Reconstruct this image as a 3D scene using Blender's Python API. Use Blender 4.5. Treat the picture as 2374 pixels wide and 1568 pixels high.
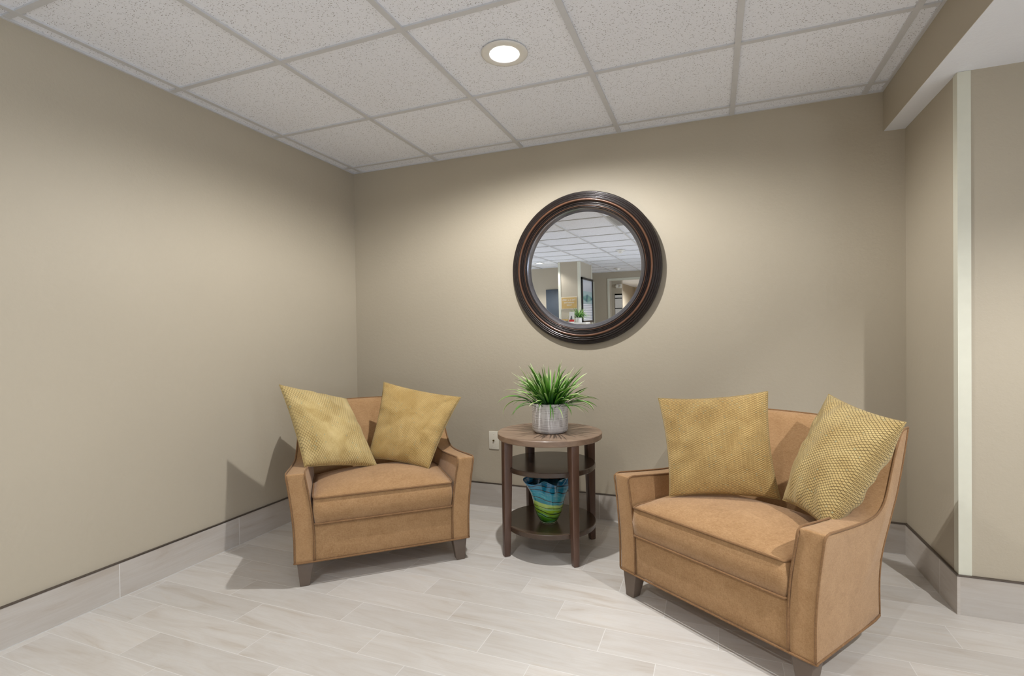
import bpy, bmesh, math, random
from mathutils import Vector, Matrix
random.seed(7)
for o in list(bpy.data.objects): bpy.data.objects.remove(o)
S = bpy.context.scene
COL = S.collection
PI = math.pi
# ------------------------------------------------------------------ camera
fpx, yaw, pitch, roll, ppx, ppy = 1179.52, -0.3669, -0.0131, -0.0142, 1200.01, 797.14
CAM = Vector((2.4126, -3.025, 1.1044))
fw = Vector((math.sin(yaw)*math.cos(pitch), math.cos(yaw)*math.cos(pitch), math.sin(pitch)))
rr = Vector((math.cos(yaw), -math.sin(yaw), 0)); uu = rr.cross(fw)
r2 = rr*math.cos(roll)+uu*math.sin(roll); u2 = -rr*math.sin(roll)+uu*math.cos(roll)
cd = bpy.data.cameras.new('camera'); co = bpy.data.objects.new('camera', cd); COL.objects.link(co)
m = Matrix((r2, u2, -fw)).transposed().to_4x4(); m.translation = CAM; co.matrix_world = m
cd.sensor_width = 36; cd.sensor_fit = 'HORIZONTAL'; cd.lens = fpx/2374*36
cd.shift_x = (1187-ppx)/2374; cd.shift_y = (ppy-784)/2374; cd.clip_start = .01
S.camera = co
# ------------------------------------------------------------------ world, lights, exposure
W = bpy.data.worlds.new('world'); S.world = W; W.use_nodes = True
W.node_tree.nodes['Background'].inputs[0].default_value = (.62, .76, 1, 1)
W.node_tree.nodes['Background'].inputs[1].default_value = 2.0
S.view_settings.view_transform = 'Standard'; S.view_settings.look = 'None'
S.view_settings.gamma = 1; S.view_settings.use_curve_mapping = False
S.view_settings.exposure = -0.12
H = 2.2985
G = .6096
def light(name, kind, loc, power, color, rot=(0,0,0), **k):
    d = bpy.data.lights.new(name, kind); d.energy = power; d.color = color
    for a, b in k.items(): setattr(d, a, b)
    o = bpy.data.objects.new(name, d); COL.objects.link(o); o.location = loc; o.rotation_euler = rot
    return o
WARM = (1, .99, .985)
CANS = [(1.604, -1.027, H, 108, 1), (1.604, -3.466, H, 72, 0), (-.834, -6.514, H, 90, 0), (1.604, -5.904, H, 150, 0), (3.80, -2.246, H, 160, 0), (1.0, -11.3, 2.14, 220, 1)]  # cans behind the camera, before the desk and in the hall are added fill
for x, y, z, p, main in CANS:
    light('downlight_bulb', 'SPOT', (x, y, z-.012), p, WARM, spot_size=math.radians(168 if main else 136), spot_blend=.4, shadow_soft_size=.02)
# right window daylight, plus two added fill windows; all tilted up towards the ceiling
light('window_daylight_fill', 'AREA', (6.62, -3.56, 1.55), 42, (.74, .84, 1), (0, PI/2+.3, 0), shape='RECTANGLE', size=.95, size_y=.48)
light('window_daylight_fill', 'AREA', (6.62, -6.4, 1.15), 150, (.76, .86, 1), (0, PI/2+.3, 0), shape='RECTANGLE', size=1.7, size_y=2.6)
light('window_daylight_fill', 'AREA', (-4.62, -5.4, 1.2), 130, (.80, .88, 1), (0, -PI/2-.3, 0), shape='RECTANGLE', size=1.6, size_y=2.4)

# ------------------------------------------------------------------ material helpers
def lin(c):
    return tuple(((v/255)/12.92 if v/255 <= .04045 else ((v/255+.055)/1.055)**2.4) for v in c)
class NT:
    def __init__(s, name):
        s.m = bpy.data.materials.new(name); s.m.use_nodes = True; s.t = s.m.node_tree; s.b = s.t.nodes['Principled BSDF']
        s.tc = s.t.nodes.new('ShaderNodeTexCoord')
    def lk(s, a, b): s.t.links.new(a, b)
    def put(s, n, i, v):
        if hasattr(v, 'is_output'): s.lk(v, n.inputs[i])
        elif v is not None: n.inputs[i].default_value = v
    def ma(s, op, a, b=None, c=None):
        n = s.t.nodes.new('ShaderNodeMath'); n.operation = op
        s.put(n, 0, a); s.put(n, 1, b); s.put(n, 2, c); return n.outputs[0]
    def xyz(s, v):
        n = s.t.nodes.new('ShaderNodeSeparateXYZ'); s.lk(v, n.inputs[0]); return n.outputs
    def comb(s, x, y, z=0):
        n = s.t.nodes.new('ShaderNodeCombineXYZ'); s.put(n, 0, x); s.put(n, 1, y); s.put(n, 2, z); return n.outputs[0]
    def mapg(s, v, sc, loc=(0,0,0), rot=(0,0,0)):
        n = s.t.nodes.new('ShaderNodeMapping'); s.lk(v, n.inputs[0]); n.inputs['Scale'].default_value = sc; n.inputs['Location'].default_value = loc; n.inputs['Rotation'].default_value = rot; return n.outputs[0]
    def noise(s, v, sc, det=3, rough=.5, dist=0, col=False):
        n = s.t.nodes.new('ShaderNodeTexNoise'); s.lk(v, n.inputs['Vector']); n.inputs['Scale'].default_value = sc; n.inputs['Detail'].default_value = det
        n.inputs['Roughness'].default_value = rough; n.inputs['Distortion'].default_value = dist; return n.outputs[1 if col else 0]
    def white(s, v):
        n = s.t.nodes.new('ShaderNodeTexWhiteNoise'); s.lk(v, n.inputs[0]); return n.outputs[0]
    def ramp(s, f, pts, interp='LINEAR'):
        n = s.t.nodes.new('ShaderNodeValToRGB'); s.lk(f, n.inputs[0]); e = n.color_ramp.elements; n.color_ramp.interpolation = interp
        while len(e) < len(pts): e.new(.5)
        for k, (p, c) in enumerate(pts):
            e[k].position = p; e[k].color = (*c, 1) if len(c) == 3 else c
        return n.outputs[0]
    def mix(s, f, a, b, mode='MIX'):
        n = s.t.nodes.new('ShaderNodeMix'); n.data_type = 'RGBA'; n.blend_type = mode
        s.put(n, 0, f)
        for i, v in ((6, a), (7, b)):
            if isinstance(v, tuple): v = (*v, 1) if len(v) == 3 else v
            s.put(n, i, v)
        return n.outputs[2]
    def sstep(s, v, lo, hi):
        n = s.t.nodes.new('ShaderNodeMapRange'); n.interpolation_type = 'SMOOTHSTEP'; s.put(n, 0, v); n.inputs[1].default_value = lo; n.inputs[2].default_value = hi; return n.outputs[0]
    def bump(s, h, strength, dist=.01):
        n = s.t.nodes.new('ShaderNodeBump'); n.inputs['Strength'].default_value = strength; n.inputs['Distance'].default_value = dist
        s.lk(h, n.inputs['Height']); s.lk(n.outputs[0], s.b.inputs['Normal'])
    def base(s, c):
        s.put(s.b, 'Base Color', (*c, 1) if isinstance(c, tuple) else c)
    def set(s, **k):
        for a, b in k.items(): s.put(s.b, a.replace('_', ' '), b)
        return s
def plain(name, rgb, rough=.5, metal=0, var=.06, sc=30, spec=.5, coat=0):
    n = NT(name); c = lin(rgb); f = n.noise(n.tc.outputs['Object'], sc, 3)
    n.base(n.ramp(f, [(.3, tuple(v*(1-var) for v in c)), (.7, tuple(min(1, v*(1+var)) for v in c))]))
    n.set(Roughness=rough, Metallic=metal); n.b.inputs['Specular IOR Level'].default_value = spec
    n.b.inputs['Coat Weight'].default_value = coat
    return n.m
def wall_mat(name, rgb):
    n = NT(name); c = lin(rgb); o = n.tc.outputs['Object']
    f = n.noise(o, 1.3, 2)
    n.base(n.ramp(f, [(.3, tuple(v*.975 for v in c)), (.7, tuple(v*1.02 for v in c))]))
    h = n.ma('ADD', n.noise(o, 55, 3, .55), n.ma('MULTIPLY', n.noise(o, 170, 2), .35))
    n.bump(h, .38, .0022); n.set(Roughness=.55); n.b.inputs['Specular IOR Level'].default_value = .3
    return n.m
M_WALL = wall_mat('beige_wall_paint', (181, 171, 152))
M_SOFF = wall_mat('white_soffit_paint', (236, 239, 245))
def plank(name, axis_u, axis_v, u0, L, v0, Wd, stag, tint=(1,1,1), grout=(222,219,214), gw=.0017, bright=1.0, tone=1.0):
    """wood look porcelain planks; rows along axis_v, joints along axis_u"""
    n = NT(name); P = n.xyz(n.tc.outputs['Object']); u = P[axis_u]; v = P[axis_v]
    rv = n.ma('DIVIDE', n.ma('SUBTRACT', v, v0), Wd); row = n.ma('FLOOR', rv)
    uu_ = n.ma('DIVIDE', n.ma('ADD', n.ma('SUBTRACT', u, u0), n.ma('MULTIPLY', row, stag)), L); idx = n.ma('FLOOR', uu_)
    fu = n.ma('MULTIPLY', n.ma('ABSOLUTE', n.ma('SUBTRACT', n.ma('FRACT', n.ma('ADD', uu_, .5)), .5)), L)
    fv = n.ma('MULTIPLY', n.ma('ABSOLUTE', n.ma('SUBTRACT', n.ma('FRACT', n.ma('ADD', rv, .5)), .5)), Wd)
    d = n.ma('MINIMUM', fu, fv); g = n.ma('SUBTRACT', 1, n.sstep(d, gw*.55, gw*1.15))
    rnd = n.white(n.comb(row, idx, 3.3)); rnd2 = n.white(n.comb(row, idx, 8.1))
    q = n.comb(n.ma('ADD', n.ma('MULTIPLY', u, 1.6), n.ma('MULTIPLY', rnd, 40)), n.ma('ADD', n.ma('MULTIPLY', v, 9), n.ma('MULTIPLY', rnd2, 17)), 0)
    a = n.noise(q, 1.5, 4, .6, 1.2)
    q2 = n.comb(n.ma('ADD', n.ma('MULTIPLY', u, 5), n.ma('MULTIPLY', rnd2, 31)), n.ma('MULTIPLY', v, 150), 1)
    b = n.noise(q2, 1.2, 2)
    k = tone
    def cc(*c): return tuple(x*t*k for x, t in zip(lin(c), tint))
    c = n.ramp(a, [(.25, cc(190,180,168)), (.40, cc(202,196,188)), (.6, cc(209,205,199)), (.8, cc(204,194,181))])
    c = n.mix(n.ma('MULTIPLY', n.sstep(b, .45, .75), .14), c, cc(176,166,152))
    hs = n.t.nodes.new('ShaderNodeHueSaturation'); n.lk(c, hs.inputs['Color']); n.lk(n.ma('ADD', .93, n.ma('MULTIPLY', rnd, .13)), hs.inputs['Value'])
    c = n.mix(g, hs.outputs[0], lin(grout))
    n.base(c); n.set(Roughness=.42); n.b.inputs['Specular IOR Level'].default_value = .4
    n.bump(n.ma('ADD', n.ma('MULTIPLY', g, -1), n.ma('MULTIPLY', b, .06)), .35, .0012)
    return n.m
M_FLOOR = plank('wood_look_floor_tile', 0, 1, .243, .594, -1.2825, .1475, .198)
M_BASEY = plank('baseboard_tile_along_left', 1, 2, -1.607, .5945, -1, 1.15, 0, tint=(.86,.83,.80))
M_BASEX = plank('baseboard_tile_along_back', 0, 2, 1.7667, .594, -1, 1.15, 0, tint=(.84,.82,.80))
def ceil_mat():
    n = NT('fissured_ceiling_tile'); o = n.tc.outputs['Object']; P = n.xyz(o)
    def specks(rot, sc, thr, loc):
        v = n.t.nodes.new('ShaderNodeTexVoronoi'); v.inputs['Scale'].default_value = 1
        w = n.mapg(n.mapg(o, (1,1,0), loc, (0,0,rot)), sc)
        n.lk(w, v.inputs['Vector']); v.inputs['Randomness'].default_value = 1
        near = n.ma('SUBTRACT', 1, n.sstep(v.outputs['Distance'], .12, .26))
        keep = n.ma('GREATER_THAN', n.white(v.outputs['Position']), thr)
        return n.ma('MULTIPLY', near, keep)
    a = specks(.4, (72, 185, 1), .45, (0,0,0)); b = specks(-.8, (68, 190, 1), .50, (3,1,0)); c = specks(1.5, (210,210,1), .5, (1,2,0))
    s = n.ma('MAXIMUM', a, n.ma('MAXIMUM', b, n.ma('MULTIPLY', c, .7)))
    # tiles differ a touch
    i = n.ma('FLOOR', n.ma('DIVIDE', n.ma('SUBTRACT', P[0], .08), G)); j = n.ma('FLOOR', n.ma('DIVIDE', n.ma('ADD', P[1], .1129), G))
    w = n.white(n.comb(i, j, 1)); base = n.ramp(w, [(0, lin((236,239,246))), (1, lin((240,243,250)))])
    n.base(n.mix(n.ma('MULTIPLY', s, .85), base, lin((112,100,97)))); n.set(Roughness=.9)
    n.bump(n.ma('ADD', n.ma('MULTIPLY', s, -1), n.ma('MULTIPLY', n.noise(o, 300, 2), .3)), .5, .002)
    return n.m
M_CEIL = ceil_mat()
M_GRID = plain('white_enamel_grid', (205, 206, 208), .4, var=.02)
M_CAP = plain('brushed_metal_edge', (112, 103, 96), .3, .85, var=.05)
M_GUARD = plain('ivory_plastic_guard', (214, 213, 196), .4, var=.015)
M_PLATE = plain('ivory_plastic_plate', (222, 216, 200), .35, var=.015)
M_HOLE = plain('dark_hole', (45, 40, 34), .6)
M_WHITE = plain('white_plastic', (228, 226, 220), .4, var=.02)
M_DARK = plain('charcoal_panel', (58, 66, 74), .6, var=.08, sc=60)
M_BLACK = plain('black_plastic', (24, 24, 26), .35)
M_TAN = plain('tan_card', (190, 158, 98), .6)
M_HALL = wall_mat('hall_wall_paint', (190, 172, 148))

def fabric(name, c0, c1, sheen=.35):
    n = NT(name); o = n.tc.outputs['Object']
    a = n.noise(o, 14, 5, .65, .6); b = n.noise(n.mapg(o, (1,1,5)), 95, 3, .7); b2 = n.noise(n.mapg(o, (5,5,1)), 95, 3, .7)
    f = n.ma('ADD', n.ma('MULTIPLY', a, .26), n.ma('ADD', n.ma('MULTIPLY', b, .40), n.ma('MULTIPLY', b2, .34)))
    n.base(n.ramp(f, [(.38, lin(c0)), (.62, lin(c1))]))
    n.set(Roughness=.88); n.b.inputs['Specular IOR Level'].default_value = .15
    n.b.inputs['Sheen Weight'].default_value = sheen; n.b.inputs['Sheen Roughness'].default_value = .45; n.b.inputs['Sheen Tint'].default_value = (1, .86, .74, 1)
    n.bump(n.ma('ADD', n.ma('ADD', b, b2), n.ma('MULTIPLY', n.noise(o, 700, 2), .6)), .35, .002)
    return n.m
M_FAB = fabric('caramel_chenille', (150, 114, 76), (182, 146, 106))
M_PIPE = fabric('caramel_piping', (116, 86, 58), (146, 112, 78), .15)
def pillow_mat(name, line, mix_, seed, light_, dark_, slope, per):
    n = NT(name); P = n.xyz(n.tc.outputs['UV']); o = n.tc.outputs['UV']
    wob = n.ma('MULTIPLY', n.ma('SUBTRACT', n.noise(o, 9, 2), .5), .010)
    p1 = n.ma('ADD', n.ma('ADD', P[1], n.ma('MULTIPLY', P[0], slope)), wob); p2 = n.ma('ADD', n.ma('SUBTRACT', P[1], n.ma('MULTIPLY', P[0], slope*1.1)), wob)
    l1 = n.ma('ABSOLUTE', n.ma('SUBTRACT', n.ma('FRACT', n.ma('DIVIDE', p1, per)), .5)); l2 = n.ma('ABSOLUTE', n.ma('SUBTRACT', n.ma('FRACT', n.ma('DIVIDE', p2, per)), .5))
    ln = n.ma('MAXIMUM', n.ma('SUBTRACT', 1, n.sstep(l1, .05, .13)), n.ma('SUBTRACT', 1, n.sstep(l2, .05, .13)))
    i = n.ma('FLOOR', n.ma('ADD', n.ma('DIVIDE', p1, per), .5)); j = n.ma('FLOOR', n.ma('ADD', n.ma('DIVIDE', p2, per), .5))
    w = n.white(n.comb(i, j, seed))
    cen = n.ma('MULTIPLY', n.ma('SUBTRACT', 1, n.sstep(n.ma('SUBTRACT', .5, l1), .10, .25)), n.ma('SUBTRACT', 1, n.sstep(n.ma('SUBTRACT', .5, l2), .10, .25)))
    dot = n.ma('MULTIPLY', n.ma('GREATER_THAN', w, .955), cen)
    a = n.noise(o, 11, 5, .6, .5); f = n.noise(n.mapg(o, (1,6,1)), 90, 3, .7)
    c = n.ramp(n.ma('ADD', n.ma('MULTIPLY', a, .6), n.ma('MULTIPLY', f, .4)), [(.36, lin(dark_)), (.62, lin(light_))])
    patch = n.ma('ADD', mix_, n.ma('MULTIPLY', n.sstep(n.noise(o, 5, 2), .35, .6), 1-mix_))
    c = n.mix(n.ma('MULTIPLY', ln, n.ma('MULTIPLY', patch, line)), c, lin((70, 50, 22)))
    c = n.mix(n.ma('MULTIPLY', dot, .8), c, lin((112, 148, 134)))
    n.base(c); n.set(Roughness=.85); n.b.inputs['Specular IOR Level'].default_value = .15
    n.b.inputs['Sheen Weight'].default_value = .3; n.b.inputs['Sheen Tint'].default_value = (1, .95, .7, 1)
    n.bump(n.ma('SUBTRACT', n.ma('MULTIPLY', f, .6), n.ma('MULTIPLY', ln, .9)), .5, .0022)
    return n.m
def wood(name, c0, c1, rough, axis, sc=1.0, coat=.15):
    n = NT(name); o = n.tc.outputs['Object']; s = [26*sc]*3; s[axis] = 2.2*sc
    a = n.noise(n.mapg(o, tuple(s)), 1, 5, .6, .8); b = n.noise(o, 6, 2)
    f = n.ma('ADD', n.ma('MULTIPLY', a, .75), n.ma('MULTIPLY', b, .25))
    n.base(n.ramp(f, [(.34, lin(c0)), (.64, lin(c1))])); n.set(Roughness=rough); n.b.inputs['Coat Weight'].default_value = coat; n.b.inputs['Coat Roughness'].default_value = .2
    n.bump(a, .12, .001)
    return n.m
M_TOP = wood('walnut_table_top', (124, 101, 83), (152, 128, 107), .45, 0)
M_LEGW = wood('walnut_leg', (70, 48, 37), (100, 74, 60), .36, 2)
M_SHELF = wood('walnut_shelf', (56, 43, 34), (78, 61, 48), .24, 0)
M_CLEG = plain('taupe_painted_leg', (104, 90, 78), .5, var=.04)

# ------------------------------------------------------------------ mesh helpers
def tag(o, label=None, cat=None, group=None, kind=None):
    for k, v in (('label', label), ('category', cat), ('group', group), ('kind', kind)):
        if v: o[k] = v
    return o
def mk(name, verts, faces, mat, parent=None, smooth=False, uvs=None, loc=None):
    me = bpy.data.meshes.new(name); me.from_pydata([tuple(v) for v in verts], [], faces); me.update()
    bm = bmesh.new(); bm.from_mesh(me); bmesh.ops.recalc_face_normals(bm, faces=bm.faces); bm.to_mesh(me); bm.free()
    if uvs:
        l = me.uv_layers.new(name='UVMap')
        for lp in me.loops: l.data[lp.index].uv = uvs[lp.vertex_index]
    if smooth:
        for p in me.polygons: p.use_smooth = True
    for q in (mat if isinstance(mat, list) else [mat]): me.materials.append(q)
    o = bpy.data.objects.new(name, me); COL.objects.link(o)
    if parent: o.parent = parent
    if loc: o.location = loc
    return o
def thing(name, loc, rz, label, cat, group=None):
    o = bpy.data.objects.new(name, None); COL.objects.link(o); o.location = loc; o.rotation_euler = (0, 0, rz); o.empty_display_size = .1
    return tag(o, label, cat, group)
def bev(o, w, seg=3, ang=40):
    b = o.modifiers.new('bevel', 'BEVEL'); b.width = w; b.segments = seg; b.limit_method = 'ANGLE'; b.angle_limit = math.radians(ang)
    for p in o.data.polygons: p.use_smooth = True
    return o
def subs(o, l=1):
    s = o.modifiers.new('subdivision', 'SUBSURF'); s.levels = l; s.render_levels = l; return o
class B:
    def __init__(s): s.v = []; s.f = []
    def box(s, a, b):
        n = len(s.v); x0, y0, z0 = a; x1, y1, z1 = b
        s.v += [(x0,y0,z0),(x1,y0,z0),(x1,y1,z0),(x0,y1,z0),(x0,y0,z1),(x1,y0,z1),(x1,y1,z1),(x0,y1,z1)]
        s.f += [tuple(n+i for i in q) for q in ((0,3,2,1),(4,5,6,7),(0,1,5,4),(1,2,6,5),(2,3,7,6),(3,0,4,7))]
        return s
    def tube(s, pts, r, n=8, close=False):
        pts = [Vector(p) for p in pts]; N = len(pts); up = None; base = len(s.v)
        for i, p in enumerate(pts):
            a = pts[(i-1) % N] if (i or close) else p; b = pts[(i+1) % N] if (i < N-1 or close) else p
            t = (b-a).normalized()
            if up is None: up = t.orthogonal().normalized()
            up = (up-t*up.dot(t)).normalized(); w = t.cross(up)
            rad = r[i] if isinstance(r, list) else r
            for k in range(n):
                q = 2*PI*k/n; s.v.append(tuple(p+(up*math.cos(q)+w*math.sin(q))*rad))
        for i in range(N if close else N-1):
            for k in range(n):
                a = base+i*n+k; b = base+i*n+(k+1) % n; j = (i+1) % N
                s.f.append((a, b, base+j*n+(k+1) % n, base+j*n+k))
        if not close:
            s.f.append(tuple(base+k for k in range(n))[::-1]); s.f.append(tuple(base+(N-1)*n+k for k in range(n)))
        return s
    def lathe(s, prof, n=64, fn=None, cap=True):
        base = len(s.v)
        for i, (r, z) in enumerate(prof):
            for k in range(n):
                t = 2*PI*k/n; q = (r*math.cos(t), r*math.sin(t), z)
                s.v.append(fn(q, r, z, t) if fn else q)
        for i in range(len(prof)-1):
            for k in range(n):
                a = base+i*n+k; b = base+i*n+(k+1) % n; s.f.append((a, b, b+n, a+n))
        if cap:
            s.f.append(tuple(base+k for k in range(n))[::-1]); s.f.append(tuple(base+(len(prof)-1)*n+k for k in range(n)))
        return s
    def mk(s, name, mat, parent=None, smooth=False, **k): return mk(name, s.v, s.f, mat, parent, smooth, **k)
def boxo(name, a, b, mat, parent=None, bevel=0):
    o = B().box(a, b).mk(name, mat, parent)
    if bevel: bev(o, bevel, 2)
    return o
def struct(name, a, b, mat): return tag(boxo(name, a, b, mat), kind='structure')
def smooth_path(pts, n=6):
    """Catmull-Rom"""
    P = [Vector(p) for p in pts]; out = []
    for i in range(len(P)-1):
        p0 = P[max(i-1, 0)]; p1 = P[i]; p2 = P[i+1]; p3 = P[min(i+2, len(P)-1)]
        for k in range(n):
            t = k/n; out.append(.5*((2*p1)+(p2-p0)*t+(2*p0-5*p1+4*p2-p3)*t*t+(3*p1-p0-3*p2+p3)*t**3))
    out.append(P[-1]); return out

# ------------------------------------------------------------------ setting
XL, XR, YF = -4.5, 6.5, -9.47
HX = 3.209; LOW = 2.10; SX = 3.30; SY = -.573
struct('floor', (XL-.2, -14, -.12), (XR+.2, .2, 0), M_FLOOR)
ce = struct('ceiling', (XL-.1, -12.5, H+.004), (HX+.02, .1, H+.1), M_CEIL)
g = B()
k = -8
while .08+k*G < HX:
    x = .08+k*G
    if x > XL: g.box((x-.012, YF, H-.004), (x+.012, -.0125, H+.02))
    k += 1
for k in range(0, 16):
    y = -.1129-k*G
    g.box((.0125 if y > -3.4 else XL, y-.0115, H-.003), (HX-.0125, y+.0115, H+.02))
g.box((0, -.012, H-.0045), (HX, 0, H+.02)); g.box((0, -3.4, H-.0045), (.012, -.012, H+.02)); g.box((HX-.012, YF, H-.0045), (HX, -.012, H+.02))
gr = g.mk('trim_1', M_GRID); tag(gr, kind='structure')
struct('wall_back', (-.2, 0, -.1), (SX+.2, .15, H+.3), M_WALL)
struct('wall_left', (-.15, -3.4, -.1), (0, .1, H+.3), M_WALL)
struct('wall_lobby_left_return', (XL, -3.4, -.1), (-.14, -3.25, H+.3), M_WALL)
struct('wall_right', (SX, SY, -.1), (XR, .15, LOW+.002), M_WALL); struct('wall_right_upper', (3.63, SY, LOW), (XR, .15, H+.2), M_WALL)
# dropped soffit on the right: beige fascia, white underside
struct('wall_soffit', (HX, -12.5, LOW), (HX+.05, .1, H+.3), M_WALL); struct('wall_soffit_far_side', (3.58, -12.5, LOW), (3.63, SY, H+.3), M_WALL)
struct('ceiling_soffit', (HX+.002, -12.5, LOW-.001), (3.628, .1, LOW+.06), M_SOFF); struct('ceiling_right', (3.62, -12.5, H+.004), (XR+.1, .1, H+.1), M_CEIL)
# corner guard
cg = B(); cg.box((SX-.003, SY-.003, .1535), (SX+.0388, SY+.001, LOW-.002)); cg.box((SX-.003, SY+.001, .1535), (SX+.001, SY+.0355, LOW-.002))
tag(cg.mk('trim_2', M_GUARD), kind='structure')
HB = .151
def baseboard(name, a, b, mat, cap_a, cap_b):
    o = struct(name, a, b, mat)
    c = boxo('metal_trim', cap_a, cap_b, M_CAP, o); c['label'] = 'brushed metal edge strip'
    return o
baseboard('baseboard_left', (0, -3.4, 0), (.010, 0, HB-.001), M_BASEY, (0, -3.4, HB-.001), (.0115, 0, HB+.005))
baseboard('baseboard_back', (.010, -.010, 0), (SX-.010, 0, HB-.001), M_BASEX, (.0115, -.0115, HB-.001), (SX-.0115, 0, HB+.005))
baseboard('baseboard_right', (SX-.010, SY-.010, 0), (SX, 0, HB-.001), M_BASEY, (SX-.0115, SY-.0115, HB-.001), (SX, 0, HB+.005))
baseboard('baseboard_front', (SX, SY-.010, 0), (XR, SY, HB-.001), M_BASEX, (SX, SY-.0115, HB-.001), (XR, SY, HB+.005))
# pale grout bead along wall foot
gb = B(); gb.box((.010, -3.4, 0), (.0135, -.01, .0018)); gb.box((.0135, -.0135, 0), (SX-.0135, -.010, .0018)); tag(gb.mk('trim_3', plain('grout_bead', (206,204,200), .7)), kind='structure')

# lobby beyond / behind the camera (seen in the mirror)
struct('wall_lobby_left', (XL-.15, -7.6, -.1), (XL, -3.3, .35), M_WALL)
struct('wall_lobby_left_upper', (XL-.15, -7.6, 2.05), (XL, -3.3, H+.3), M_WALL)
struct('wall_lobby_left_pier', (XL-.15, -4.1, .3), (XL, -3.3, 2.1), M_WALL)
struct('wall_lobby_left_pier_far', (XL-.15, -7.6, .3), (XL, -6.7, 2.1), M_WALL)
struct('wall_lobby_far_left', (XL, YF, -.1), (-.46, -7.57, H+.3), M_WALL)
struct('wall_column', (-.486, -7.60, -.1), (-.05, -6.62, H+.02), M_WALL)
struct('wall_far', (-.47, YF-.12, -.1), (-.10, YF, H+.3), M_WALL)
struct('wall_far_header', (-.10, YF-.12, 2.095), (XR, YF, H+.3), M_WALL)
struct('wall_far_right', (1.75, YF-.12, -.1), (XR, YF, 2.1), M_WALL)
struct('wall_hall_left', (-.22, -13.9, -.1), (-.10, YF-.12, H+.1), M_WALL)
struct('wall_hall_end', (-.1, -13.9, -.1), (3.2, -13.7, H+.3), M_HALL)
struct('wall_hall_right', (3.0, -13.8, -.1), (3.1, YF-.12, H+.3), M_HALL)
struct('wall_hall_nib', (-.10, YF-.62, -.1), (.155, YF-.50, H+.1), M_WALL)
struct('ceiling_hall', (-.15, -13.8, 2.14), (3.1, YF-.12, 2.2), M_SOFF)
gd = B()
for (x0, y0, x1, y1) in ((-.489, -6.665, -.440, -6.617), (-.099, -6.665, -.047, -6.617), (-.075, -7.603, -.047, -7.555)):
    gd.box((x0, y0, .02), (x1, y1, H-.004))
tag(gd.mk('trim_4', M_GUARD), kind='structure')
db = B(); db.box((-.105, YF, 0), (-.055, YF+.012, 2.09)); db.box((-.105, YF, 2.09), (1.8, YF+.012, 2.145)); db.box((-.105, YF-.119, 0), (-.0935, YF, 2.09)); db.box((-.47, YF, 0), (-.43, YF+.01, 2.09))
tag(db.mk('trim_5', M_GUARD), kind='structure')
# right side lobby wall with two windows, the larger one added for fill
def window(n, y0, y1, z0, z1, x, sgn):
    f = B(); t = .05
    for a, b in (((y0, z0), (y1, z0+t)), ((y0, z1-t), (y1, z1)), ((y0, z0), (y0+t, z1)), ((y1-t, z0), (y1, z1)), (((y0+y1)/2-t/2, z0), ((y0+y1)/2+t/2, z1))):
        f.box((x-.03, a[0], a[1]), (x+.03, b[0], b[1]))
    o = tag(f.mk('window_%d' % n, M_WHITE), kind='structure')
    gm = bpy.data.materials.get('window_glass')
    if not gm:
        q = NT('window_glass'); gm = q.m; tr = q.t.nodes.new('ShaderNodeBsdfTransparent'); gl = q.t.nodes.new('ShaderNodeBsdfGlossy'); gl.inputs['Roughness'].default_value = .02
        fr = q.t.nodes.new('ShaderNodeFresnel'); mx = q.t.nodes.new('ShaderNodeMixShader'); q.lk(fr.outputs[0], mx.inputs[0]); q.lk(tr.outputs[0], mx.inputs[1]); q.lk(gl.outputs[0], mx.inputs[2])
        q.lk(mx.outputs[0], q.t.nodes['Material Output'].inputs[0])
    boxo('glass_pane', (x-.004, y0+t, z0+t), (x+.004, y1-t, z1-t), gm, o)
window(1, -3.81, -3.31, 1.0, 2.06, XR+.02, 1); window(2, -7.8, -5.0, .3, 2.06, XR+.02, 1); window(3, -6.7, -4.1, .35, 2.05, XL-.05, -1)  # second and third windows are added to carry fill light
struct('wall_lobby_right', (XR, -12.4, -.1), (XR+.08, 0, .3), M_WALL); struct('wall_lobby_right_upper', (XR, -12.4, 2.06), (XR+.08, 0, H+.3), M_WALL)
for i, (a, b, c0, c1) in enumerate(((-3.31, 0, .3, 2.06), (-5.0, -3.81, .3, 2.06), (-3.81, -3.31, .3, 1.0), (-12.4, -7.8, .3, 2.06))): struct('wall_lobby_right_pier.%03d' % (i+1), (XR, a, c0), (XR+.08, b, c1), M_WALL)

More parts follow.
